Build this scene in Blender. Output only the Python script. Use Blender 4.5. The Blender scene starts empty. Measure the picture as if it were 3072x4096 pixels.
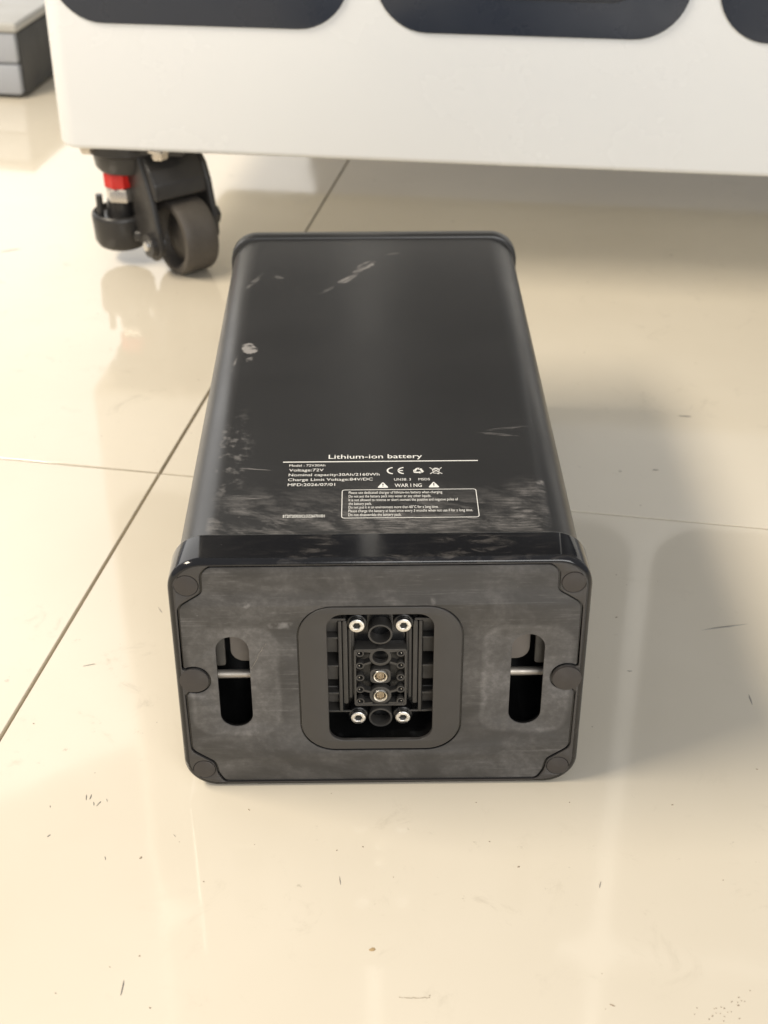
import bpy, bmesh, math, random
from mathutils import Vector, Matrix
random.seed(7)
S = bpy.context.scene
COL = S.collection
R = math.radians

# ---------------------------------------------------------------- camera
cd = bpy.data.cameras.new('camera'); cam = bpy.data.objects.new('camera', cd); COL.objects.link(cam); S.camera = cam
PI_, YA, RO = 0.5696, -0.0100, -0.0037
fw = Vector((-math.sin(YA)*math.cos(PI_), math.cos(YA)*math.cos(PI_), -math.sin(PI_)))
rt0 = Vector((math.cos(YA), math.sin(YA), 0)); up0 = rt0.cross(fw)
rt = math.cos(RO)*rt0 + math.sin(RO)*up0; upv = -math.sin(RO)*rt0 + math.cos(RO)*up0
M = Matrix((rt, upv, -fw)).transposed().to_4x4(); M.translation = Vector((-0.0052, -0.6078, 0.5682))
cam.matrix_world = M
cd.sensor_fit = 'VERTICAL'; cd.sensor_height = 36; cd.lens = 5777.2/4096*36
cd.shift_x = 9.5/4096; cd.shift_y = 26.9/4096
cd.clip_start = 0.01; cd.clip_end = 100
cd.dof.use_dof = True; cd.dof.focus_distance = 0.80; cd.dof.aperture_fstop = 12.0

# ---------------------------------------------------------------- light
W = bpy.data.worlds.new('World'); S.world = W; W.use_nodes = True
bg = W.node_tree.nodes['Background']; bg.inputs[0].default_value = (0.93, 0.96, 1.04, 1); bg.inputs[1].default_value = 0.34
def area(name, loc, target, sx, sy, power, colr, spread=180):
    l = bpy.data.lights.new(name, 'AREA'); l.shape = 'RECTANGLE'; l.size = sx; l.size_y = sy
    l.energy = power; l.color = colr; l.spread = R(spread)
    o = bpy.data.objects.new(name, l); COL.objects.link(o); o.location = loc
    o.rotation_euler = (Vector(target)-Vector(loc)).to_track_quat('-Z', 'Y').to_euler()
    return o
area('key_light', (-1.75, -0.05, 1.95), (0, 0.25, 0.05), 1.5, 0.45, 70, (1, 0.885, 0.72))
area('far_window_light', (-1.9, 3.4, 1.75), (0, 0.4, 0.6), 4.2, 2.8, 54, (1, 0.97, 0.92))
area('window_light', (1.0, -2.9, 1.5), (0.1, 0.6, 0.2), 2.2, 1.4, 62, (1.0, 0.99, 0.97))
S.view_settings.view_transform = 'Standard'; S.view_settings.look = 'None'
S.view_settings.exposure = 0.04; S.view_settings.gamma = 1.0

# ---------------------------------------------------------------- node helpers
class NT:
    def __init__(s, name):
        s.m = bpy.data.materials.new(name); s.m.use_nodes = True; s.t = s.m.node_tree
        s.b = s.t.nodes['Principled BSDF']; s.out = s.t.nodes['Material Output']
        s.tc = s.t.nodes.new('ShaderNodeTexCoord')
    def n(s, typ, **kw):
        x = s.t.nodes.new(typ)
        for k, v in kw.items():
            if k.startswith('i_'): x.inputs[k[2:].replace('_', ' ')].default_value = v
            else: setattr(x, k, v)
        return x
    def l(s, a, b): s.t.links.new(a, b)
    def co(s, scale=(1, 1, 1), loc=(0, 0, 0), rot=(0, 0, 0)):
        mp = s.n('ShaderNodeMapping'); mp.inputs['Scale'].default_value = scale
        mp.inputs['Location'].default_value = loc; mp.inputs['Rotation'].default_value = rot
        s.l(s.tc.outputs['Object'], mp.inputs[0]); return mp.outputs[0]
    def noise(s, sc, det=4, co=None, rough=.55, dist=0):
        x = s.n('ShaderNodeTexNoise'); x.inputs['Scale'].default_value = sc; x.inputs['Detail'].default_value = det
        x.inputs['Roughness'].default_value = rough; x.inputs['Distortion'].default_value = dist
        s.l(co if co else s.tc.outputs['Object'], x.inputs['Vector']); return x.outputs[0]
    def ramp(s, src, a, b, lo=0.0, hi=1.0):
        x = s.n('ShaderNodeMapRange'); x.interpolation_type = 'SMOOTHSTEP'
        x.inputs['From Min'].default_value = a; x.inputs['From Max'].default_value = b
        x.inputs['To Min'].default_value = lo; x.inputs['To Max'].default_value = hi
        s.l(src, x.inputs[0]); return x.outputs[0]
    def math(s, op, a, b=None):
        x = s.n('ShaderNodeMath'); x.operation = op
        for i, v in enumerate((a, b)):
            if v is None: continue
            if isinstance(v, (int, float)): x.inputs[i].default_value = v
            else: s.l(v, x.inputs[i])
        return x.outputs[0]
    def mul(s, a, b): return s.math('MULTIPLY', a, b)
    def add(s, a, b): return s.math('ADD', a, b)
    def mx(s, a, b): return s.math('MAXIMUM', a, b)
    def xyz(s):
        x = s.n('ShaderNodeSeparateXYZ'); s.l(s.tc.outputs['Object'], x.inputs[0]); return x.outputs
    def rco(s, ang, scale):          # turned first, then stretched
        m1 = s.n('ShaderNodeMapping'); m1.inputs['Rotation'].default_value = (0, 0, ang); s.l(s.tc.outputs['Object'], m1.inputs[0])
        m2 = s.n('ShaderNodeMapping'); m2.inputs['Scale'].default_value = scale; s.l(m1.outputs[0], m2.inputs[0]); return m2.outputs[0]
    def blob(s, c, r, co=None):       # soft spot around c with per-axis radii r
        v = s.n('ShaderNodeVectorMath'); v.operation = 'SUBTRACT'; s.l(co if co else s.tc.outputs['Object'], v.inputs[0]); v.inputs[1].default_value = c
        w = s.n('ShaderNodeVectorMath'); w.operation = 'DIVIDE'; s.l(v.outputs[0], w.inputs[0]); w.inputs[1].default_value = r
        ln = s.n('ShaderNodeVectorMath'); ln.operation = 'LENGTH'; s.l(w.outputs[0], ln.inputs[0])
        return s.ramp(ln.outputs['Value'], 1.0, 0.25)
    def mix(s, fac, a, b):
        x = s.n('ShaderNodeMix'); x.data_type = 'RGBA'
        if isinstance(fac, (int, float)): x.inputs[0].default_value = fac
        else: s.l(fac, x.inputs[0])
        for i, v in ((6, a), (7, b)):
            if isinstance(v, tuple): x.inputs[i].default_value = (*v, 1) if len(v) == 3 else v
            else: s.l(v, x.inputs[i])
        return x.outputs[2]
    def bump(s, h, st, dist=.001):
        x = s.n('ShaderNodeBump'); x.inputs['Strength'].default_value = st; x.inputs['Distance'].default_value = dist
        s.l(h, x.inputs['Height']); s.l(x.outputs[0], s.b.inputs['Normal'])
    def set(s, k, v):
        i = s.b.inputs[k]
        if isinstance(v, (int, float)): i.default_value = v
        elif isinstance(v, tuple): i.default_value = (*v, 1) if len(v) == 3 else v
        else: s.l(v, i)
        return s

def simple(name, colr, rough=.5, metal=0, nsc=60, namp=.12, coat=0, bump=.1, bsc=900, ior=None):
    t = NT(name)
    f = t.noise(nsc, 4)
    t.set('Base Color', t.mix(f, tuple(c*(1-namp) for c in colr), tuple(min(1, c*(1+namp)) for c in colr)))
    t.set('Roughness', t.ramp(t.noise(nsc*2.3, 5), .3, .7, rough*.82, min(1, rough*1.18)))
    t.set('Metallic', metal)
    if coat: t.set('Coat Weight', coat); t.set('Coat Roughness', .05)
    if ior: t.set('IOR', ior)
    if bump: t.bump(t.noise(bsc, 2), bump, .0002)
    return t.m

# glossy moulded end cap
def m_cap():
    t = NT('glossy_black_plastic'); x, y, z = t.xyz()
    smear = t.mul(t.ramp(t.noise(55, 6, t.co((1, 3.2, 3.2)), .7, .6), .48, .72), t.ramp(t.noise(14, 2), .40, .62))
    top = t.mul(t.ramp(z, .148, .153), t.ramp(x, -.06, -.02))
    dirt = t.mul(smear, t.add(t.mul(top, .30), .08))
    speck = t.mul(t.ramp(t.noise(420, 2), .74, .80), .25)
    t.set('Base Color', t.mix(t.mx(dirt, speck), (.010, .010, .011), (.22, .20, .18)))
    t.set('Roughness', t.add(t.ramp(t.noise(30, 4), .3, .7, .07, .12), t.mul(dirt, .35)))
    t.bump(t.noise(35, 3), .05, .0006); return t.m
def m_rim():
    return simple('satin_black_plastic', (.048, .044, .042), .34, nsc=40, bump=.08, bsc=700)
# dusty rubbery face sheet
def m_sheet():
    t = NT('dusty_black_face_sheet'); x, y, z = t.xyz()
    cl = t.ramp(t.noise(22, 7, t.co((1, 1, 1.6)), .66, .5), .38, .68)
    st = t.mul(t.ramp(t.noise(26, 8, t.co((1.3, 1, 16), rot=(0, .02, 0)), .8), .53, .76), t.ramp(z, .07, .13))
    hl = t.mul(t.ramp(t.noise(1, 5, t.co((14, 1, 520)), .7), .54, .70), t.ramp(t.noise(20, 3), .40, .66))
    halo = None
    for sx in (-1, 1):       # worn rings round the handle slots
        v = t.n('ShaderNodeCombineXYZ'); 
        ax = t.math('ABSOLUTE', t.math('SUBTRACT', x, .0785*sx)); az = t.math('ABSOLUTE', t.math('SUBTRACT', z, .0745))
        ex = t.math('MAXIMUM', t.math('SUBTRACT', ax, .012), 0.0); ez = t.math('MAXIMUM', t.math('SUBTRACT', az, .0245), 0.0)
        t.l(ex, v.inputs[0]); t.l(ez, v.inputs[1])
        ln = t.n('ShaderNodeVectorMath'); ln.operation = 'LENGTH'; t.l(v.outputs[0], ln.inputs[0])
        wob = t.add(ln.outputs['Value'], t.math('MULTIPLY', t.math('SUBTRACT', t.noise(45, 3), .5), .004))
        h = t.add(t.mul(t.ramp(wob, .0132, .0100), .55), t.mul(t.mul(t.ramp(wob, .0137, .0116), t.ramp(wob, .0085, .0112)), t.ramp(t.noise(38, 4), .35, .65, .05, .5)))
        halo = h if halo is None else t.mx(halo, h)
    fine = t.ramp(t.noise(240, 6, None, .7), .35, .8)
    d = t.add(t.mul(cl, .28), t.add(t.mul(st, .42), t.add(t.mul(halo, .36), t.mul(hl, .42))))
    d = t.mul(d, t.add(t.mul(fine, .8), .55))
    speck = t.mul(t.ramp(t.noise(330, 2), .76, .81), .5)
    sm = t.blob((-.0705, 0, .1262), (.006, 1, .0045)); sm2 = t.blob((-.052, 0, .1125), (.012, 1, .0035)); sm3 = t.blob((.026, 0, .127), (.004, 1, .004))
    smg = t.mul(t.mx(t.mx(sm, sm2), sm3), t.ramp(t.noise(150, 5), .42, .7))
    d = t.mx(t.mx(d, speck), t.mul(smg, .7))
    t.set('Base Color', t.mix(d, (.041, .0395, .0388), (.28, .266, .256)))
    t.set('Roughness', t.add(.36, t.mul(d, .4)))
    t.bump(t.noise(900, 3), .12, .0002); return t.m
# body: satin powder coat with scuffs on the upper side
def m_body():
    t = NT('satin_black_case'); x, y, z = t.xyz()
    top = t.ramp(z, .1515, .1523)
    near = t.ramp(y, .088, .030)
    stre = t.ramp(t.noise(48, 8, t.rco(.35, (1, 2.2, 1)), .72, .3), .42, .66)
    fine = t.ramp(t.noise(90, 6, t.co((1, 10, 1)), .8), .38, .68)
    g1 = t.mul(t.mul(near, stre), t.add(t.mul(fine, .7), .35))
    rmask = t.mx(t.blob((.086, .052, .1525), (.030, .036, 1)), t.mul(t.blob((.030, .036, .1525), (.10, .018, 1)), .75))
    g2 = t.mul(t.mul(rmask, fine), t.ramp(t.noise(60, 5), .36, .58))
    lmask = t.blob((-.085, .11, .1525), (.016, .07, 1))
    g3 = t.mul(t.mul(lmask, .35), t.ramp(t.noise(160, 4), .5, .72))
    # separate scrapes, each where the case was knocked
    def rb(cx, cy, deg, rl, rw, hard=.55):
        a = R(-deg); co = t.rco(a, (1, 1, 1)); c = (cx*math.cos(a)-cy*math.sin(a), cx*math.sin(a)+cy*math.cos(a), .1525)
        v = t.n('ShaderNodeVectorMath'); v.operation = 'SUBTRACT'; t.l(co, v.inputs[0]); v.inputs[1].default_value = c
        w = t.n('ShaderNodeVectorMath'); w.operation = 'DIVIDE'; t.l(v.outputs[0], w.inputs[0]); w.inputs[1].default_value = (rl, rw, 1)
        ln = t.n('ShaderNodeVectorMath'); ln.operation = 'LENGTH'; t.l(w.outputs[0], ln.inputs[0])
        wob = t.add(ln.outputs['Value'], t.math('MULTIPLY', t.math('SUBTRACT', t.noise(140, 4), .5), 1.3))
        return t.ramp(wob, 1.0, hard)
    dn = t.ramp(t.noise(60, 6, t.rco(R(-50), (.7, 6, 1)), .7), .36, .60)
    an = t.ramp(t.noise(120, 5), .36, .56)
    sc = t.mul(t.mul(rb(-.0060, .386, 58, .0130, .0052), dn), .85)
    sc = t.mx(sc, t.mul(t.mul(rb(-.0115, .376, 30, .0060, .0025), dn), .6))
    sc = t.mx(sc, t.mul(t.mul(rb(-.0200, .361, 54, .0140, .0040), dn), .75))
    sc = t.mx(sc, t.mul(t.mul(rb(-.0330, .343, 54, .0090, .0018), dn), .35))
    sc = t.mx(sc, t.mul(rb(.0140, .408, 20, .0070, .0018), .28))
    sc = t.mx(sc, t.mul(t.mul(rb(-.0830, .249, 10, .0062, .0085, .75), an), .95))
    sc = t.mx(sc, t.mul(t.mul(rb(-.0815, .233, 60, .0050, .0030), an), .6))
    sc = t.mx(sc, t.mul(t.mul(rb(-.0925, .222, 80, .0170, .0018), an), .45))
    sc = t.mx(sc, t.mul(t.mul(rb(-.0855, .360, 65, .0160, .0030), an), .28))
    sc = t.mx(sc, t.mul(t.mul(rb(-.0690, .366, -30, .0050, .0030), an), .25))
    sc = t.mx(sc, t.mul(rb(.0940, .139, 98, .0160, .0011), .40))
    sc = t.mx(sc, t.mul(t.mul(rb(.0700, .132, -12, .0150, .0016), fine), .50))
    sc = t.mx(sc, t.mul(t.mul(rb(.0760, .139, 12, .0170, .0014), fine), .40))
    sc = t.mx(sc, t.mul(t.mul(rb(.0955, .078, 15, .0090, .0055), an), .85))
    sc = t.mx(sc, t.mul(rb(-.0700, .094, -8, .0100, .0007), .45))
    sc = t.mx(sc, t.mul(t.mul(rb(-.0720, .064, 4, .0150, .0035), fine), .55))
    sc = t.mx(sc, t.mul(t.mul(t.ramp(t.noise(260, 2), .775, .80), .22), near))
    d = t.mul(top, t.mx(t.mx(t.mul(g1, .50), t.mul(g2, .80)), t.mx(g3, t.mul(sc, .85))))
    t.set('Base Color', t.mix(d, (.028, .0278, .0275), (.36, .34, .32)))
    t.set('Roughness', t.add(t.ramp(t.noise(18, 4), .3, .7, .28, .34), t.mul(d, .35)))
    t.bump(t.noise(1500, 2), .15, .0002); return t.m
def m_tile():
    t = NT('cream_polished_porcelain')
    g = t.n('ShaderNodeNewGeometry'); P = g.outputs['Position']
    def nz(sc, det, rough=.55, dist=0, scale=(1, 1, 1)):
        mp = t.n('ShaderNodeMapping'); mp.inputs['Scale'].default_value = scale; t.l(P, mp.inputs[0])
        return t.noise(sc, det, mp.outputs[0], rough, dist)
    base = t.mix(t.ramp(nz(3.0, 4), .3, .7), (.725, .655, .525), (.778, .710, .582))
    smud = t.mul(t.ramp(nz(28, 8, .75, .8), .55, .78), t.ramp(nz(5, 3), .45, .65))
    base = t.mix(t.mul(smud, .50), base, (.40, .35, .26))
    dirt = t.mul(t.ramp(nz(75, 5, .7), .64, .74), t.ramp(nz(6.5, 2), .50, .66))
    base = t.mix(t.mul(dirt, .55), base, (.25, .20, .13))
    fl = t.ramp(nz(130, 2, .5), .765, .80)
    base = t.mix(t.mul(fl, .7), base, (.16, .11, .07))
    t.set('Base Color', base)
    t.set('Roughness', t.add(t.ramp(nz(9, 5), .3, .7, .050, .085), t.mul(t.mx(smud, dirt), .3)))
    t.set('IOR', 1.62)
    t.bump(nz(6, 3), .05, .004); return t.m

MAT = dict(
    cap=m_cap(), rim=m_rim(), sheet=m_sheet(), body=m_body(), tile=m_tile(),
    bezel=simple('smooth_black_bezel', (.050, .0465, .0435), .42, nsc=30, namp=.06),
    inner=simple('inner_black_plastic', (.008, .008, .008), .20, nsc=60),
    ribs=simple('grey_black_ribs', (.055, .051, .046), .42, nsc=80),
    pit=simple('deep_black_plastic', (.006, .006, .006), .35),
    lining=simple('brown_grey_lining', (.17, .15, .132), .55),
    steel=simple('bright_steel', (.80, .78, .74), .34, 1, nsc=200, bump=.05),
    blade=simple('tarnished_contact', (.42, .34, .24), .4, .9, nsc=300),
    rod=simple('dull_steel_rod', (.60, .55, .48), .48, .7, nsc=120),
    brass=simple('plated_brass_contact', (.78, .74, .66), .28, 1, nsc=300, namp=.25, bump=.2),
    ink=simple('white_screen_print', (.86, .85, .80), .5, nsc=300, namp=.06, bump=0),
    plug=simple('black_rubber_plug', (.046, .040, .037), .48, nsc=60),
    white=simple('white_gloss_paint', (.82, .835, .84), .26, nsc=4, namp=.015, coat=.1, bump=.02, bsc=60),
    door=simple('black_glossy_panel', (.024, .030, .044), .30, nsc=10, bump=.05, bsc=300),
    doorin=simple('dark_satin_panel', (.028, .032, .040), .35, nsc=10),
    cast=simple('cast_black_metal', (.030, .028, .026), .36, nsc=90, namp=.2, bump=.3, bsc=260),
    tyre=simple('grey_nylon_wheel', (.085, .075, .064), .55, nsc=90, namp=.2, bump=.3),
    red=simple('red_plastic_knob', (.62, .025, .02), .35),
    nut=simple('pale_zinc_nut', (.62, .57, .50), .30, .8),
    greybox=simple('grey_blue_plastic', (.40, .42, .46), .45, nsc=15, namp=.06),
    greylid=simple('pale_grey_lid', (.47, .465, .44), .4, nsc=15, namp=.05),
    greyshade=simple('shaded_grey', (.075, .075, .072), .5, nsc=15, namp=.05),  # shade on the case's right side and base, put into the colour
    grout=simple('brown_grout', (.11, .095, .065), .9, nsc=60, namp=.25),
    dirt=simple('brown_dirt', (.36, .29, .21), .8, nsc=200, namp=.3),
    scuffm=simple('grey_rubber_scuff', (.33, .30, .26), .7, nsc=200, namp=.3),
    crumb=simple('tan_crumb', (.45, .32, .17), .6, nsc=300, namp=.2),
    hair=simple('pale_scratch', (.30, .27, .23), .5),
)

# ---------------------------------------------------------------- mesh helpers
def link(name, me, mat, parent=None, smooth=None):
    o = bpy.data.objects.new(name, me); COL.objects.link(o)
    if mat is not None:
        me.materials.clear(); me.materials.append(mat)
    if parent is not None: o.parent = parent
    if smooth is not None:
        for pl in me.polygons: pl.use_smooth = True
        me.set_sharp_from_angle(angle=R(smooth))
    return o
def tag(o, label, cat, group=None, kind=None):
    if label: o['label'] = label
    if cat: o['category'] = cat
    if group: o['group'] = group
    if kind: o['kind'] = kind
    return o
def rrect(cx, cy, w, h, r, n=8):
    pts = []
    for sx, sy, a0 in ((1, 1, 0), (-1, 1, 90), (-1, -1, 180), (1, -1, 270)):
        for k in range(n+1):
            a = R(a0+90*k/n); pts.append((cx+sx*(w/2-r)+r*math.cos(a), cy+sy*(h/2-r)+r*math.sin(a)))
    return pts
def circ(cx, cy, r, n=32, a0=0, a1=360):
    m = n if a1-a0 == 360 else n+1
    return [(cx+r*math.cos(R(a0+(a1-a0)*k/n)), cy+r*math.sin(R(a0+(a1-a0)*k/n))) for k in range(m)]
def fillet(pts, rad, n=5):
    out = []; N = len(pts)
    for i in range(N):
        p0, p1, p2 = Vector(pts[i-1][:2]), Vector(pts[i][:2]), Vector(pts[(i+1) % N][:2])
        r = pts[i][2] if len(pts[i]) > 2 else rad
        a = (p0-p1); b = (p2-p1); la, lb = a.length, b.length
        if r <= 0 or la < 1e-9 or lb < 1e-9: out.append(tuple(p1)); continue
        a.normalize(); b.normalize(); ang = a.angle(b)
        if ang > R(178): out.append(tuple(p1)); continue
        d = min(r/math.tan(ang/2), la*.49, lb*.49)
        s, e = p1+a*d, p1+b*d
        for k in range(n+1):
            t = k/n; out.append(tuple((1-t)**2*s+2*t*(1-t)*p1+t*t*e))
    return out
def plate_mesh(outs, thick, bev=0, res=2):
    """2-D outlines (holes by even-odd) -> solid, front surface at local z=0, back at z=-thick"""
    cu = bpy.data.curves.new('tmp', 'CURVE'); cu.dimensions = '2D'; cu.fill_mode = 'BOTH'
    for pts in outs:
        sp = cu.splines.new('POLY'); sp.points.add(len(pts)-1)
        for q, p in zip(sp.points, pts): q.co = (p[0], p[1], 0, 1)
        sp.use_cyclic_u = True
    cu.extrude = max(thick/2-bev, 1e-6)
    if bev: cu.bevel_depth = bev; cu.bevel_resolution = res; cu.offset = -bev
    ob = bpy.data.objects.new('tmp', cu); COL.objects.link(ob)
    dg = bpy.context.evaluated_depsgraph_get(); me = bpy.data.meshes.new_from_object(ob.evaluated_get(dg))
    bpy.data.objects.remove(ob); bpy.data.curves.remove(cu)
    me.transform(Matrix.Translation((0, 0, -thick/2)))
    bm = bmesh.new(); bm.from_mesh(me); bmesh.ops.remove_doubles(bm, verts=bm.verts, dist=1e-6); bmesh.ops.recalc_face_normals(bm, faces=bm.faces); bm.to_mesh(me); bm.free()
    return me
FRONT = Matrix(((1, 0, 0, 0), (0, 0, -1, 0), (0, 1, 0, 0), (0, 0, 0, 1)))     # local z -> -y
def join(meshes):
    bm = bmesh.new()
    for m in meshes: bm.from_mesh(m)
    me = bpy.data.meshes.new('m'); bm.to_mesh(me); bm.free(); return me
def fplate(outs, y, thick, bev=0, res=2):
    """plate whose front surface stands at depth y on the battery's face"""
    me = plate_mesh(outs, thick, bev, res); me.transform(Matrix.Translation((0, y, 0)) @ FRONT); return me
def loft(loops, cap0=False, cap1=False, closed=True):
    bm = bmesh.new(); vs = [[bm.verts.new(p) for p in lp] for lp in loops]; n = len(loops[0])
    for a, b in zip(vs, vs[1:]):
        for i in range(n if closed else n-1): bm.faces.new((a[i], a[(i+1) % n], b[(i+1) % n], b[i]))
    if cap0: bm.faces.new(vs[0][::-1])
    if cap1: bm.faces.new(vs[-1])
    bmesh.ops.recalc_face_normals(bm, faces=bm.faces)
    me = bpy.data.meshes.new('m'); bm.to_mesh(me); bm.free(); return me
def box(x0, x1, y0, y1, z0, z1, bev=0, seg=2):
    bm = bmesh.new(); bmesh.ops.create_cube(bm, size=1)
    for v in bm.verts: v.co = Vector(((x0+x1)/2+v.co.x*(x1-x0), (y0+y1)/2+v.co.y*(y1-y0), (z0+z1)/2+v.co.z*(z1-z0)))
    if bev: bmesh.ops.bevel(bm, geom=bm.edges[:], offset=bev, segments=seg, profile=.5, affect='EDGES')
    me = bpy.data.meshes.new('m'); bm.to_mesh(me); bm.free(); return me
def lathe(prof, n=32, axis=None, origin=(0, 0, 0), cap0=True, cap1=True):
    """profile [(r, h)] turned about `axis` through origin"""
    loops = [[(r*math.cos(2*math.pi*k/n), r*math.sin(2*math.pi*k/n), h) for k in range(n)] for r, h in prof]
    me = loft(loops, cap0, cap1)
    q = Vector((0, 0, 1)).rotation_difference(Vector(axis or (0, 0, 1)).normalized())
    me.transform(Matrix.Translation(origin) @ q.to_matrix().to_4x4()); return me
def tube(p0, p1, r, n=16):
    p0, p1 = Vector(p0), Vector(p1); return lathe([(r, 0), (r, (p1-p0).length)], n, p1-p0, p0)

# ================================================================ FLOOR
FX = Vector((0.98200, -0.18888, 0)); FY = Vector((0.18888, 0.98200, 0)); CR = Vector((-0.16590, 0.34710, 0))
fl = link('floor', box(-3.2, 4.4, -3.2, 5.2, -.05, -.0065), MAT['grout']); tag(fl, None, None, kind='structure')
TW, TH, GAP = 0.60, 1.20, 0.0022
def tile_mesh():
    bm = bmesh.new(); bmesh.ops.create_cube(bm, size=1)
    for v in bm.verts: v.co = Vector((v.co.x*(TW-GAP), v.co.y*(TH-GAP), -.003+v.co.z*.006))
    bmesh.ops.bevel(bm, geom=[e for e in bm.edges if all(v.co.z > -.001 for v in e.verts)], offset=.00035, segments=1, profile=.5, affect='EDGES')
    me = bpy.data.meshes.new('tile'); bm.to_mesh(me); bm.free(); return me
tm = tile_mesh(); ang = math.atan2(FX.y, FX.x)
for i in range(-4, 6):
    for j in range(-2, 4):
        c = CR + FX*(i+.5)*TW + FY*(j+.5)*TH
        if not (-2.9 < c.x < 4.1 and -2.8 < c.y < 4.8): continue
        o = link('tile', tm, MAT['tile'], fl); o.location = c; o.rotation_euler = (random.uniform(-.0006, .0006), random.uniform(-.0006, .0006), ang)
# scuffs, dirt and crumbs lying on the tiles
def flecks(name, items, mat):
    bm = bmesh.new()
    for x, y, ln, wd, a in items:
        n = 9; pts = []
        for k in range(n):
            th = 2*math.pi*k/n; rr = random.uniform(.7, 1.15)
            px, py = math.cos(th)*ln/2*rr, math.sin(th)*wd/2*rr
            pts.append((x+px*math.cos(a)-py*math.sin(a), y+px*math.sin(a)+py*math.cos(a)))
        lo = [bm.verts.new((p[0], p[1], .0001)) for p in pts]; hi = [bm.verts.new((x+(p[0]-x)*.7, y+(p[1]-y)*.7, .00035)) for p in pts]
        for k in range(n): bm.faces.new((lo[k], lo[(k+1) % n], hi[(k+1) % n], hi[k]))
        bm.faces.new(hi)
    me = bpy.data.meshes.new(name); bm.to_mesh(me); bm.free()
    o = link(name, me, mat, fl, 60); o['kind'] = 'stuff'; return o
camC = Vector((-0.0052, -0.6078, 0.5682))
def at(px, py, z=0):       # where a point of the photograph (in its own pixels) lies on the floor: used to measure the place
    d = rt*((px-1526.5)/5777.2) - upv*((py-2074.9)/5777.2) + fw; t = (z-camC.z)/d.z; return camC+d*t
marks = []
def mk(px, py, ln, wd, a=0): p = at(px, py); marks.append((p.x, p.y, ln, wd, a))
mk(563, 3432, .0022, .0014, .9); mk(1452, 3388, .0012, .0008); mk(1347, 3402, .0012, .0005, .7); mk(558, 3824, .001, .0008); mk(600, 4032, .0012, .0008)
mk(1905, 3211, .0010, .0006); mk(2690, 3220, .0016, .0008, .3); mk(3028, 3078, .0018, .001, -.4); mk(2278, 3210, .0009, .0007); mk(1958, 3367, .0009, .0007)
mk(2075, 3468, .0016, .0010, .4); mk(996, 3240, .0016, .0006, -.9); mk(815, 3527, .0010, .0007); mk(2450, 4022, .0034, .0008, -.5); mk(2466, 2470, .0022, .0012, .2)
mk(2506, 2340, .001, .0006); mk(2465, 2300, .0012, .0008); mk(135, 2895, .0012, .0008)
for k in range(22): mk(2890+random.gauss(0, 60), 4050+random.gauss(0, 30)-.4*random.uniform(0, 50), random.uniform(.0003, .0016), random.uniform(.0003, .0009), random.uniform(-.2, 1.0))
for k in range(14): mk(1600+k*9, 3992+random.gauss(0, 1.5), random.uniform(.0005, .0015), .0003, 0)
for k in range(16):
    mk(random.uniform(0, 3072), random.uniform(2200, 4090), random.uniform(.0003, .0010), random.uniform(.0002, .0006), random.uniform(0, 3))
flecks('dirt_specks', marks, MAT['dirt'])
marks = []
mk(2896, 2509, .034, .0016, .19); mk(2518, 2685, .004, .0007, -.15); mk(3002, 2800, .0011, .011, 0); mk(40, 1002, .022, .0016, .42)
mk(345, 3190, .0006, .005, .1); mk(362, 3190, .0006, .005, -.1); mk(395, 3215, .0006, .005, -.5); mk(375, 3215, .0005, .004, .2)
mk(640, 2440, .0007, .008, .5); mk(490, 3950, .0007, .011, -.05); mk(1360, 3525, .0004, .007, .1); mk(2400, 3540, .0006, .005, -.3)
mk(360, 2660, .009, .0006, .3); mk(2620, 1880, .006, .001, 0); mk(2480, 1885, .003, .0008, 0); mk(2740, 1665, .012, .0016, -.1)
for k in range(5): mk(random.uniform(150, 700), random.uniform(3050, 3450), random.uniform(.0006, .003), random.uniform(.0003, .0007), random.uniform(.8, 2.2))
flecks('scuff_marks', marks, MAT['scuffm'])
marks = []; mk(1490, 3797, .0036, .0026, .4); flecks('crumb', marks, MAT['crumb'])

# ================================================================ BATTERY
H = 0.1543; L = 0.4515; HW = 0.11
bat = bpy.data.objects.new('lithium_battery', None); COL.objects.link(bat)
tag(bat, 'black 72V30Ah lithium-ion battery box lying on cream tiles, its scuffed end cap facing the camera', 'battery')
def part(name, me, mat, parent=bat, smooth=35): return link(name, me, mat, parent, smooth)
# case: rounded rectangular tube with a bulkhead inside the cavity
BW, BZ0, BZ1, BR = 0.2164, 0.0012, 0.1527, 0.0225
def bl(y, k=0.0, seg=14): return [(p[0], y, p[1]) for p in rrect(0, (BZ0+BZ1)/2, BW-2*k, BZ1-BZ0-2*k, BR-k, seg)]
case = part('case', loft([bl(.060, .003), bl(.0262, .003), bl(.0256, .0026), bl(.0254, .0008), bl(.0262, 0), bl(.15, 0), bl(.30, 0), bl(.4395, 0)], True, False), MAT['body'])
# rear flange
def flp(y, w, k): return [(p[0], y, p[1]) for p in rrect(0, H/2, w-2*k, H-2*k, .0205-k, 14)]
part('rear_flange', loft([flp(.4385, .2200, .0035), flp(.4385, .2200, .0014), flp(.4391, .2200, .0004), flp(.4402, .2200, 0), flp(.4490, .2200, 0), flp(.4508, .2200, .0007), flp(.4515, .2200, .0025)], False, True), MAT['body'])
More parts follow.
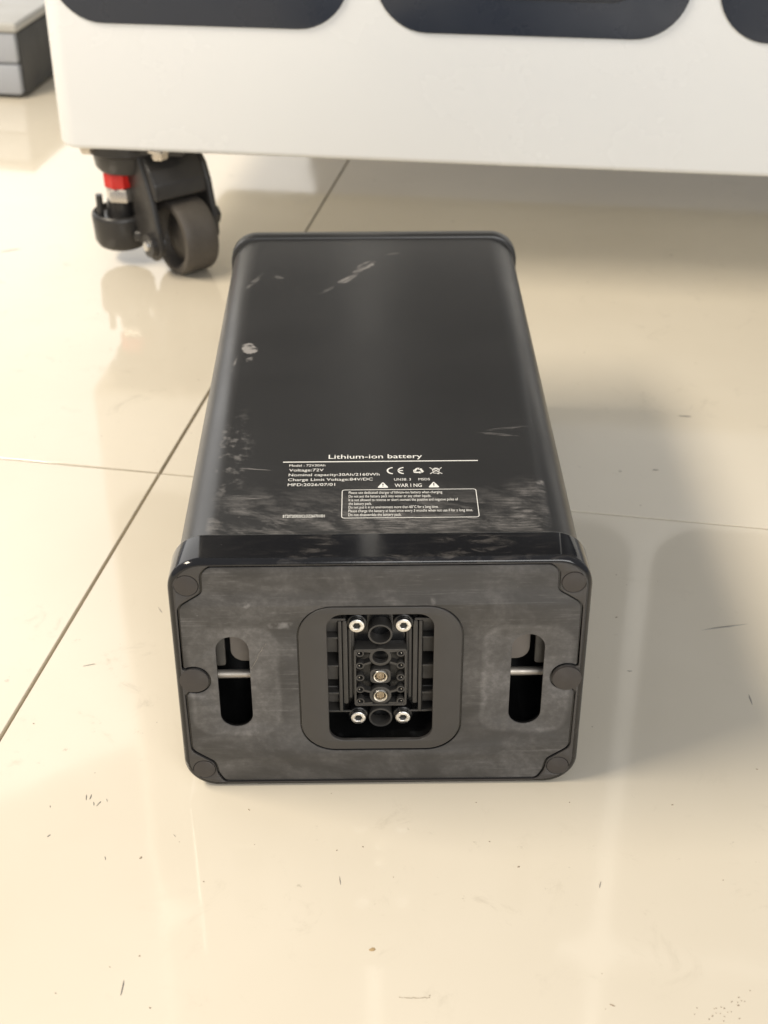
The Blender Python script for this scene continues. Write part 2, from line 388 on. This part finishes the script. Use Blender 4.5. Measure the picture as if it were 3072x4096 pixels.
# end cap: side wall + front rim + recessed base
def cl_(y, k): return [(p[0], y, p[1]) for p in rrect(0, H/2, .2200-2*k, H-2*k, .0185-k*.8, 14)]
wall = loft([cl_(.030, .0042), cl_(.0256, .0030), cl_(.0256, .0012), cl_(.0252, .0005), cl_(.0244, 0.0001), cl_(.0236, .0), cl_(.0035, 0), cl_(.0024, .0001), cl_(.0013, .0006), cl_(.0005, .0014), cl_(.0001, .0021), cl_(0, .0030)], False, False)
wall_in = loft([cl_(.0045, .0048), cl_(.028, .0048)])
part('end_cap', join([wall, wall_in]), MAT['cap'])
half = [(.0853, .1498, .006), (.0915, .1475 , .004), (.0918, .1338, .006), (.1046, .1252, .006), (.1050, .0868, .0006)]
notch = [(.1003+.0092*math.cos(R(a)), .0765+.0092*math.sin(R(a)), 0) for a in range(62, 299, 12)]
low = [(.1046, .0660, .0006), (.1043, .0270, .006), (.0920, .0180, .006), (.0905, .0100, .004), (.0875, .0042, .004)]
half = [(.0885, .1498, .006), (.0917, .1455, .005), (.0918, .1338, .006), (.1046, .1252, .006), (.1050, .0850, .0006)]
right = half + notch + low
outline = fillet(right + [(-x, z, r) for x, z, r in right[::-1]], .004)
def grow(pts, d):
    out = []; n = len(pts)
    for i in range(n):
        a, b = Vector(pts[i-1]), Vector(pts[(i+1) % n]); t = (b-a)
        if t.length < 1e-9: out.append(pts[i]); continue
        t.normalize(); nrm = Vector((t.y, -t.x)); out.append((pts[i][0]+nrm.x*d, pts[i][1]+nrm.y*d))
    return out
def area2(p): return sum(p[i-1][0]*p[i][1]-p[i][0]*p[i-1][1] for i in range(len(p)))
sgn = 1 if area2(outline) > 0 else -1
def stad(cx, g=0): return rrect(cx, .0745, .0176+2*g, .0616+2*g, .0087+g, 10)
BEZ = lambda g: rrect(0, .0755, .0866+2*g, .0972+2*g, .0185+g, 10)
OPN = lambda g: rrect(0, .0763, .0566+2*g, .0862+2*g, .0085+g, 8)
inner_rim = [(p[0], p[1]) for p in rrect(0, H/2, .2200-.0059, H-.0059, .0161, 14)]
PLUGS = ((-.1000, .1390, .0062), (.1000, .1390, .0062), (-.1003, .0765, .0078), (.1003, .0765, .0078), (-.0990, .0132, .0060), (.0992, .0132, .0060))
rim = fplate([inner_rim, grow(outline, .0012*sgn)] + [circ(a, b, c+.00025, 36) for a, b, c in PLUGS if c < .0075], 0, .0016, .0003, 1)
part('cap_rim', rim, MAT['rim'])
base = fplate([rrect(0, H/2, .2110, .1455, .014, 10), stad(-.0787, -.0001), stad(.0787, -.0001), OPN(.0012)], .0014, .0012)
part('face_base', base, MAT['inner'])
part('face_sheet', fplate([outline, stad(-.0787), stad(.0787), [(a, b-.0005) for a, b in BEZ(.0009)]], .0006, .0008, .0002, 1), MAT['sheet'])
part('socket_bezel', fplate([BEZ(0), OPN(0)], .0000, .0026, .0005, 2), MAT['bezel'])
for (x, z, r) in PLUGS:
    pr = -.0012 if (x > 0 and r > .0075) else -.00005
    part('rubber_plug', fplate([circ(x, z, r, 36)], -.00012+pr, .0016, .00018, 1), MAT['plug'])
# handle slots: rod, cavity lining
for s in (-1, 1):
    cx = .0787*s
    pit = loft([[(p[0], y, p[1]) for p in stad(cx, g)] for y, g in ((.0027, 0.0), (.0034, .006), (.050, .006))], False, True)
    part('handle_cavity', pit, MAT['pit'])
    part('handle_rod', tube((cx-.0145, .020, .0653), (cx+.0145, .020, .0653), .0025, 16), MAT['rod'])
    part('cavity_lining', fplate([rrect(cx-s*.0095, .1040, .0240, .0500, .0075, 6)], .0135, .0020, .0006), MAT['lining'])
    part('cavity_lining', fplate([rrect(cx+s*.0098, .1010, .0095, .0480, .0020, 4)], .0120, .0020, .0006), MAT['ribs'])
# socket interior
Y0 = .0105
part('socket_well', join([loft([[(p[0], y, p[1]) for p in OPN(g)] for y, g in ((.0027, .0004), (.0034, .0030), (.0290, .0030))], False, True)]), MAT['inner'])
part('socket_backplate', fplate([rrect(0, .0735, .0395, .0745, .002, 3)], Y0+.0075, .003, .0004), MAT['inner'])
for s in (-1, 1):
    fr = [fplate([rrect(s*.0217, .0763, .0019, .0625, .0004, 2)], Y0, .012, .0003, 1),
          fplate([rrect(s*.0190, .0783, .0026, .0570, .0008, 2)], Y0+.0012, .012, .0004, 1),
          fplate([rrect(s*.0163, .0763, .0020, .0480, .0009, 3)], Y0+.0030, .010, .0006, 1)]
    part('side_rail', join(fr), MAT['ribs'])
    part('guide_bar', join([tube((s*.0150, Y0+.0052, .0560), (s*.0150, Y0+.0052, .1020), .0011, 12)]), MAT['ribs'])
    for z in (.1073, .0962, .0770, .0580, .0452):
        part('cross_rib', box(min(s*.0228, s*.0300), max(s*.0228, s*.0300), Y0+.0002, Y0+.012, z-.0006, z+.0006, .0002, 1), MAT['ribs'])
    for z in (.1025, .0885, .0695, .0535):
        me = box(min(s*.0230, s*.0298), max(s*.0230, s*.0298), Y0+.0050, Y0+.0068, z-.0056, z+.0056, .0004, 1)
        part('pocket_pad', me, MAT['ribs'])
    part('end_rib', box(min(s*.0185, s*.0300), max(s*.0185, s*.0300), Y0+.0001, Y0+.0012, .1078, .1092, .0002, 1), MAT['ribs'])
    part('end_rib', box(min(s*.0155, s*.0300), max(s*.0155, s*.0300), Y0+.0003, Y0+.0014, .0445, .0455, .0002, 1), MAT['ribs'])
for (x, z) in ((-.0125, .1058), (.0125, .1058), (-.0124, .0420), (.0124, .0420)):
    part('screw_boss', fplate([circ(x, z, .0056, 28)], Y0+.0005, .009, .0007), MAT['inner'])
    sc = part('screw', fplate([circ(x, z, .0043, 32), circ(x, z, .0020, 6)], Y0-.0022, .0027, .0006, 2), MAT['steel'])
    part('hex_recess', fplate([circ(x, z, .0021, 6)], Y0-.0009, .0009), MAT['pit'], sc)
for z in (.0985, .0405):
    part('guide_hole', fplate([circ(0, z, .0066, 40), circ(0, z, .0055, 40)], Y0, .009, .0002, 1), MAT['ribs'])
conn = part('connector_block', fplate([rrect(0, .0690, .0288, .0396, .0016, 4), rrect(0, .0690, .0264, .0372, .0008, 3)], Y0-.0002, .0085, .0002, 1), MAT['ribs'])
part('connector_well', fplate([rrect(0, .0690, .0270, .0378, .001, 3)], Y0+.0070, .002), MAT['pit'], conn)
for s in (-1, 1):
    for z in (.0857, .0773, .0690, .0607, .0523):
        part('signal_hole', fplate([circ(s*.0111, z, .0023, 20), circ(s*.0111, z, .0015, 20)], Y0-.0001, .004, .0001, 1), MAT['ribs'], conn)
        part('signal_pin', lathe([(.0006, 0), (.0006, .0022), (.0003, .0028)], 8, (0, -1, 0), (s*.0115, Y0+.0036, z-.0004)), MAT['steel'], conn)
    for (a, b) in (((s*.0090, .0780), (s*.0052, .0795)), ((s*.0090, .0600), (s*.0052, .0588)), ((s*.0132, .0878), (s*.0045, .0868)), ((s*.0132, .0504), (s*.0045, .0510))):
        d = Vector((b[0]-a[0], b[1]-a[1])).normalized()*.0; w = Vector((-(b[1]-a[1]), b[0]-a[0])).normalized()*.00065
        part('web', fplate([[(a[0]+w.x, a[1]+w.y), (b[0]+w.x, b[1]+w.y), (b[0]-w.x, b[1]-w.y), (a[0]-w.x, a[1]-w.y)]], Y0+.0001, .004), MAT['ribs'], conn)
part('key_ring', fplate([circ(0, .0833, .0060, 36), circ(0, .0833, .0043, 36)], Y0, .004, .0002, 1), MAT['ribs'], conn)
part('terminal_collar', fplate([rrect(0, .0700, .0112, .0098, .0028, 5), circ(0, .0700, .0043, 32)], Y0, .004, .0003, 1), MAT['ribs'], conn)
part('terminal_collar', fplate([circ(0, .0565, .0060, 36), circ(0, .0565, .0043, 32)], Y0, .004, .0002, 1), MAT['ribs'], conn)
for z in (.0704, .0568):
    sk = part('power_terminal', join([lathe([(.0024, -.0030), (.0026, -.0005), (.0031, .0004), (.0037, .0006), (.0041, .0001), (.0042, -.0040)], 32, (0, -1, 0), (0, Y0-.0006, z), True, False)]), MAT['brass'], conn)
    for k in range(5):
        x = (k-2)*.00085; h = math.sqrt(max(.0023**2-x*x, 0))
        part('contact_blade', box(x-.00032, x+.00032, Y0-.0002, Y0+.0024, z-h, z+h), MAT['blade'], sk)
# a fine crack-like scratch over the left slot rim
def ribbon(pts, w, y):
    bm = bmesh.new(); A = []; B = []
    for i, p in enumerate(pts):
        q = pts[min(i+1, len(pts)-1)]; o = pts[max(i-1, 0)]; t = Vector((q[0]-o[0], q[1]-o[1])).normalized(); n = Vector((-t.y, t.x))*w/2*(0.5+random.random())
        A.append(bm.verts.new((p[0]+n.x, y, p[1]+n.y))); B.append(bm.verts.new((p[0]-n.x, y-.00005, p[1]-n.y)))
    for i in range(len(pts)-1): bm.faces.new((A[i], A[i+1], B[i+1], B[i]))
    me = bpy.data.meshes.new('m'); bm.to_mesh(me); bm.free(); return me
part('scratch', ribbon([(-.0605, .1012), (-.0612, .0995), (-.0625, .0985), (-.0632, .0962), (-.0648, .0942), (-.0655, .0912), (-.0672, .0878), (-.0685, .0855), (-.0692, .0845)], .00022, .00022), MAT['hair'])

# ---- printing on the case
ZT = BZ1 + .00006
KS = (camC.z-BZ1)/(camC.z-H)
def px_(x): return camC.x+(x-camC.x)*KS
def py_(y): return camC.y+(y-camC.y)*KS
def lay(me, name, th=0):
    me.transform(Matrix.Translation((0, 0, ZT))); return link(name, me, MAT['ink'], case)
def text(s, x0, x1, yb, cap, name='printed_line', bold=0.0):
    cu = bpy.data.curves.new('t', 'FONT'); cu.body = s; cu.size = 1; cu.offset = bold; cu.resolution_u = 3
    ob = bpy.data.objects.new('t', cu); COL.objects.link(ob)
    dg = bpy.context.evaluated_depsgraph_get(); me = bpy.data.meshes.new_from_object(ob.evaluated_get(dg))
    bpy.data.objects.remove(ob)
    xs = [v.co.x for v in me.vertices]; w = max(xs)-min(xs); mn = min(xs)
    x0, x1, yb = px_(x0), px_(x1), py_(yb)
    sx = (x1-x0)/w; sy = cap/0.70
    for v in me.vertices: v.co = Vector((x0+(v.co.x-mn)*sx, yb+v.co.y*sy, 0))
    return lay(me, name)
def flat(outs, name):
    me = plate_mesh([[(px_(a), py_(b)) for a, b in o] for o in outs], .00006); return lay(me, name)
text('Lithium-ion battery', -.0281, .0251, .1021, .0046, bold=.004)
flat([[(-.0538, .0983), (.0565, .0983), (.0565, .0992), (-.0538, .0992)]], 'printed_rule')
text('Model : 72V30Ah', -.0501, -.0298, .0936, .0025, bold=.0)
text('Voltage:72V', -.0500, -.0306, .0883, .0029, bold=.0)
text('Nominal capacity:30Ah/2160Wh', -.0500, .0006, .0831, .0029, bold=.0)
text('Charge Limit Voltage:84V/DC', -.0502, -.0032, .0779, .0029, bold=.0)
text('MFD:2026/07/01', -.0501, -.0240, .0725, .0029, bold=.0)
text('BT207203020CLDZ260701001', -.0513, -.0291, .0403, .0028, bold=.004)
text('UN38. 3', .0087, .0180, .0775, .0025, bold=.0)
text('MSDS', .0222, .0285, .0775, .0025, bold=.0)
text('WAR I NG', .0089, .0238, .0706, .0036, bold=.004)
for s_, x1, yb in (('Please use dedicated charger of lithium-ion battery when charging.', .0350, .0642), ('Do not put the battery pack into water or any other liquids.', .0285, .0604),
                   ('It is not allowed to reverse or short connect the positive and negative poles of', .0429, .0566), ('the battery pack.', -.0039, .0529),
                   ('Do not put it in an environment more than 60°C for a long time.', .0320, .0492), ('Please charge the battery at least once every 3 months when not use if for a long time.', .0503, .0455),
                   ('Do not disassemble the battery pack.', .0119, .0416)):
    text(s_, -.0164, x1, yb-.0004, .0027, bold=.0)
flat([rrect(.01665, .0537, .0737, .0290, .0018, 5), rrect(.01665, .0537, .0729, .0282, .0014, 5)], 'printed_frame')
for x in (.0024, .03045):
    flat([fillet([(x-.0032, .0700, .0007), (x+.0032, .0700, .0007), (x, .0762, .0007)], .0006, 4), [(x-.0003, .0724), (x+.0003, .0724), (x+.0004, .0744), (x-.0004, .0744)], circ(x, .0716, .0004, 10)], 'warning_triangle')
def arcband(cx, cy, r, w, a0, a1, n=24): return circ(cx, cy, r, n, a0, a1) + circ(cx, cy, r-w, n, a0, a1)[::-1]
flat([arcband(.0085, .0883, .0038, .0009, 97, 263)], 'ce_mark'); flat([arcband(.0146, .0883, .0038, .0009, 97, 263)], 'ce_mark')
flat([[(.0110, .0879), (.0138, .0879), (.0138, .0887), (.0110, .0887)]], 'ce_mark')
rc = (.0224, .0880)
for k in range(3):          # three folded arrows chasing each other
    a = R(120*k)
    def rp(x, y): return (rc[0]+x*math.cos(a)-y*math.sin(a), rc[1]+x*math.sin(a)+y*math.cos(a))
    flat([[rp(*q) for q in ((-.0018, -.0024), (.0006, -.0024), (.0006, -.0031), (.0021, -.0018), (.0006, -.0006), (.0006, -.0012), (-.0018, -.0012))]], 'recycling_arrow')
    flat([[rp(*q) for q in ((-.0030, -.0010), (-.0022, -.0024), (-.0012, -.0012), (-.0020, .0002))]], 'recycling_arrow')
bx, by = .0323, .0878
def bar(a, b, w, nm='crossed_bin_mark'):
    d = Vector((b[0]-a[0], b[1]-a[1])).normalized(); n = Vector((-d.y, d.x))*w/2
    flat([[(a[0]+n.x, a[1]+n.y), (b[0]+n.x, b[1]+n.y), (b[0]-n.x, b[1]-n.y), (a[0]-n.x, a[1]-n.y)]], nm)
bar((bx-.0034, by-.0033), (bx+.0034, by+.0035), .00045); bar((bx-.0034, by+.0035), (bx+.0034, by-.0033), .00045)
bar((bx-.0020, by+.0020), (bx-.0014, by-.0026), .0004); bar((bx+.0020, by+.0020), (bx+.0014, by-.0026), .0004)
bar((bx-.0014, by-.0026), (bx+.0014, by-.0026), .0004); bar((bx-.0026, by+.0021), (bx+.0026, by+.0021), .0005); bar((bx-.0010, by+.0028), (bx+.0010, by+.0028), .0005)
flat([circ(bx+.0012, by-.0030, .0006, 12)], 'crossed_bin_mark')

# ================================================================ WHITE CABINET ON CASTERS
T = Vector((0.98949, -0.14457, 0)); N = Vector((0.14457, 0.98949, 0)); CO = Vector((-0.25016, 0.72155, 0))
CABM = Matrix((T, N, Vector((0, 0, 1)))).transposed().to_4x4(); CABM.translation = CO
cab = bpy.data.objects.new('rolling_cabinet', None); COL.objects.link(cab); cab.matrix_world = CABM
tag(cab, 'white glossy cabinet with black rounded panels standing on a swivel caster behind the battery', 'cabinet')
CX0, CX1, CD, CZ0, CZ1 = -.0470, 1.30, .62, .128, 1.62
def cbl(z, k, n=8): return [(p[0], p[1], z) for p in rrect((CX0+CX1)/2, CD/2, CX1-CX0-2*k, CD-2*k, .020-k*.8, n)]
part('cabinet_body', loft([cbl(CZ0+.004, .014), cbl(CZ0, .011), cbl(CZ0+.0004, .007), cbl(CZ0+.0028, .0025), cbl(CZ0+.007, 0), cbl(.5, 0), cbl(1.0, 0), cbl(CZ1-.01, 0), cbl(CZ1, .008)], True, True), MAT['white'], cab)
PM = Matrix(((1, 0, 0, 0), (0, 0, -1, 0), (0, 1, 0, 0), (0, 0, 0, 1)))
def cplate(outs, y, th, bev): 
    me = plate_mesh(outs, th, bev, 2); me.transform(Matrix.Translation((0, y, 0)) @ PM); return me
for row in range(2):
    for k in range(4):
        cx = .1005+k*.2905; z0 = .2465+row*.664; h = .640
        pn = part('door_panel', cplate([rrect(cx, z0+h/2, .2680, h, .046, 10)], -.0035, .004, .0012), MAT['door'], cab)
        part('door_inset', cplate([rrect(cx, z0+h/2+.002, .192, h-.056, .030, 8)], -.0045, .003, .0015), MAT['doorin'], pn)
# fastening bolts under the edge
for (x, y) in ((-.024, .022), (.0485, .0120)):
    part('mounting_bolt', join([lathe([(.0085, .128), (.0085, .1215), (.0072, .1195), (.004, .1187)], 6, None, (x, y, 0), False, True), lathe([(.0115, .130), (.0115, .1275)], 20, None, (x, y, 0))]), MAT['nut'], cab)
# caster ---------------------------------------------------------
SX, SO = -.004, .052         # swivel stem
cm = part('caster', join([lathe([(.040, .127), (.040, .118), (.033, .114), (.031, .101), (.028, .097)], 36, None, (SX+.008, SO, 0), True, True),
    box(-.020, .070, .020, .098, .1185, .1275, .003, 2)]), MAT['cast'], cab)
a_ = Vector((.73, .683, 0)).normalized(); b_ = Vector((.683, -.73, 0)).normalized(); WC = Vector((.0625, .0330, .0365))
FM = Matrix((b_, Vector((0, 0, 1)), -a_*-1)).transposed().to_4x4()   # local x -> rolling, y -> up, z -> axle
def fork(outs, a0, th, bev=.0015):
    me = plate_mesh(outs, th, bev, 2)
    mm = Matrix(((b_.x, 0, a_.x, 0), (b_.y, 0, a_.y, 0), (0, 1, 0, 0), (0, 0, 0, 1)))
    me.transform(Matrix.Translation(Vector((WC.x, WC.y, 0))+a_*a0) @ mm)
    bm = bmesh.new(); bm.from_mesh(me); bmesh.ops.recalc_face_normals(bm, faces=bm.faces); bm.to_mesh(me); bm.free()
    return me
near = fillet([(-.075, .118, .004), (-.070, .100, .006), (-.050, .094, .006), (-.038, .084, .008), (-.034, .060, .01), (-.036, .046, .006), (-.018, .022, .012), (.002, .016, .012), (.016, .030, .010), (.013, .050, .008), (.004, .078, .01), (-.006, .098, .006), (-.020, .122, .003)], .004, 5)
far = fillet([(-.075, .118, .004), (-.060, .094, .01), (-.040, .066, .01), (-.012, .024, .012), (.004, .022, .012), (.018, .036, .010), (.017, .055, .010), (.008, .090, .008), (.000, .106, .006), (-.020, .122, .004)], .004, 5)
part('fork_plate', fork([near], -.0310, .006), MAT['cast'], cm)
part('fork_plate', fork([far], .0285, .006), MAT['cast'], cm)
hood = fillet([(-.066, .122, .004), (-.064, .074, .008), (-.050, .050, .008), (-.044, .052, .004), (-.038, .0755, .01), (-.002, .0755, .003), (.008, .0785, .004), (.006, .094, .008), (-.002, .106, .006), (-.020, .1225, .004)], .004, 5)
part('fork_hood', fork([hood], .0245, .0580, .003), MAT['cast'], cm)
wh = part('wheel', lathe([(.010, -.012), (.014, -.0100), (.024, -.0070), (.0265, -.0150), (.0300, -.0175), (.0350, -.0170), (.0365, -.0140), (.0365, -.0090), (.0365, .0090), (.0365, .0140), (.0350, .0170), (.0300, .0175), (.0265, .0150), (.024, .0065), (.014, .0085), (.010, .010)], 48, a_, WC), MAT['tyre'], cm, 40)
part('axle_boss', lathe([(.0115, -.0425), (.0115, -.032), (.013, -.029)], 28, a_, WC+Vector((-.0, 0, -.002))), MAT['cast'], cm)
part('axle_nut', lathe([(.0030, -.0457), (.0046, -.0453), (.0050, -.0430), (.0050, -.041)], 20, a_, WC+Vector((-.0, 0, -.002))), MAT['steel'], cm)
part('axle_head', lathe([(.0095, .024), (.0095, .0350), (.0075, .0370)], 6, a_, WC+Vector((0, 0, .014))), MAT['cast'], cm)
part('side_stud', lathe([(.0018, -.0347), (.0030, -.0340), (.0030, -.0315)], 12, a_, WC+b_*.001+Vector((0, 0, .034))), MAT['steel'], cm)
part('side_stud', lathe([(.0018, -.0347), (.0030, -.0340), (.0030, -.0315)], 12, a_, WC+b_*.003+Vector((0, 0, .026))), MAT['steel'], cm)
# levelling foot
prof = [(.0150, .080), (.0160, .082), (.0160, .096), (.0150, .098)]
n = 18; lp = []
for r, h in prof: lp.append([((r*(1.0 if k % 2 else .88))*math.cos(2*math.pi*k/n)+SX, (r*(1.0 if k % 2 else .88))*math.sin(2*math.pi*k/n)+SO-.006, h) for k in range(n)])
part('red_adjuster', loft(lp, True, True), MAT['red'], cm)
part('lock_nut', lathe([(.014, .0655), (.0165, .0668), (.0165, .0755), (.014, .0790)], 6, None, (SX+.002, SO-.006, 0)), MAT['nut'], cm)
part('threaded_stem', join([tube((SX, SO-.006, .04), (SX, SO-.006, .08), .0090)]), MAT['cast'], cm)
part('foot_bracket', join([box(SX+.014, SX+.034, SO-.026, SO-.008, .028, .040, .004, 3)]), MAT['cast'], cm)
ft = part('levelling_foot', lathe([(.020, .0160), (.0245, .0185), (.0275, .0240), (.0290, .0480), (.0282, .0512), (.0265, .0524), (.0245, .0514), (.0235, .0480), (.014, .0480), (.012, .0640)], 48, None, (SX-.004, SO+.000, 0), True, True), MAT['cast'], cm, 50)
part('foot_pin', join([tube((SX-.0200, SO-.014, .047), (SX-.0200, SO-.014, .072), .0034, 12)]), MAT['cast'], cm)

# ================================================================ GREY CASE FAR LEFT
GM = Matrix((FX, FY, Vector((0, 0, 1)))).transposed().to_4x4(); GM.translation = Vector((-.4600, 1.3250, 0))
gb = bpy.data.objects.new('equipment_case', None); COL.objects.link(gb); gb.matrix_world = GM
tag(gb, 'low grey equipment case with pale lid on the floor at far left beyond the cabinet', 'case')
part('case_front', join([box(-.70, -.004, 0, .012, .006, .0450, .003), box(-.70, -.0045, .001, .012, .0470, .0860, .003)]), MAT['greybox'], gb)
part('case_side', join([box(-.70, 0, .013, .60, .004, .0860, .003)]), MAT['greyshade'], gb)  # side coloured darker than the front for the shade on it
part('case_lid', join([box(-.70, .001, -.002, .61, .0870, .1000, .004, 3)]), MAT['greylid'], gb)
part('case_foot', box(-.695, -.012, .006, .59, .0, .0055, .001), MAT['greyshade'], gb)
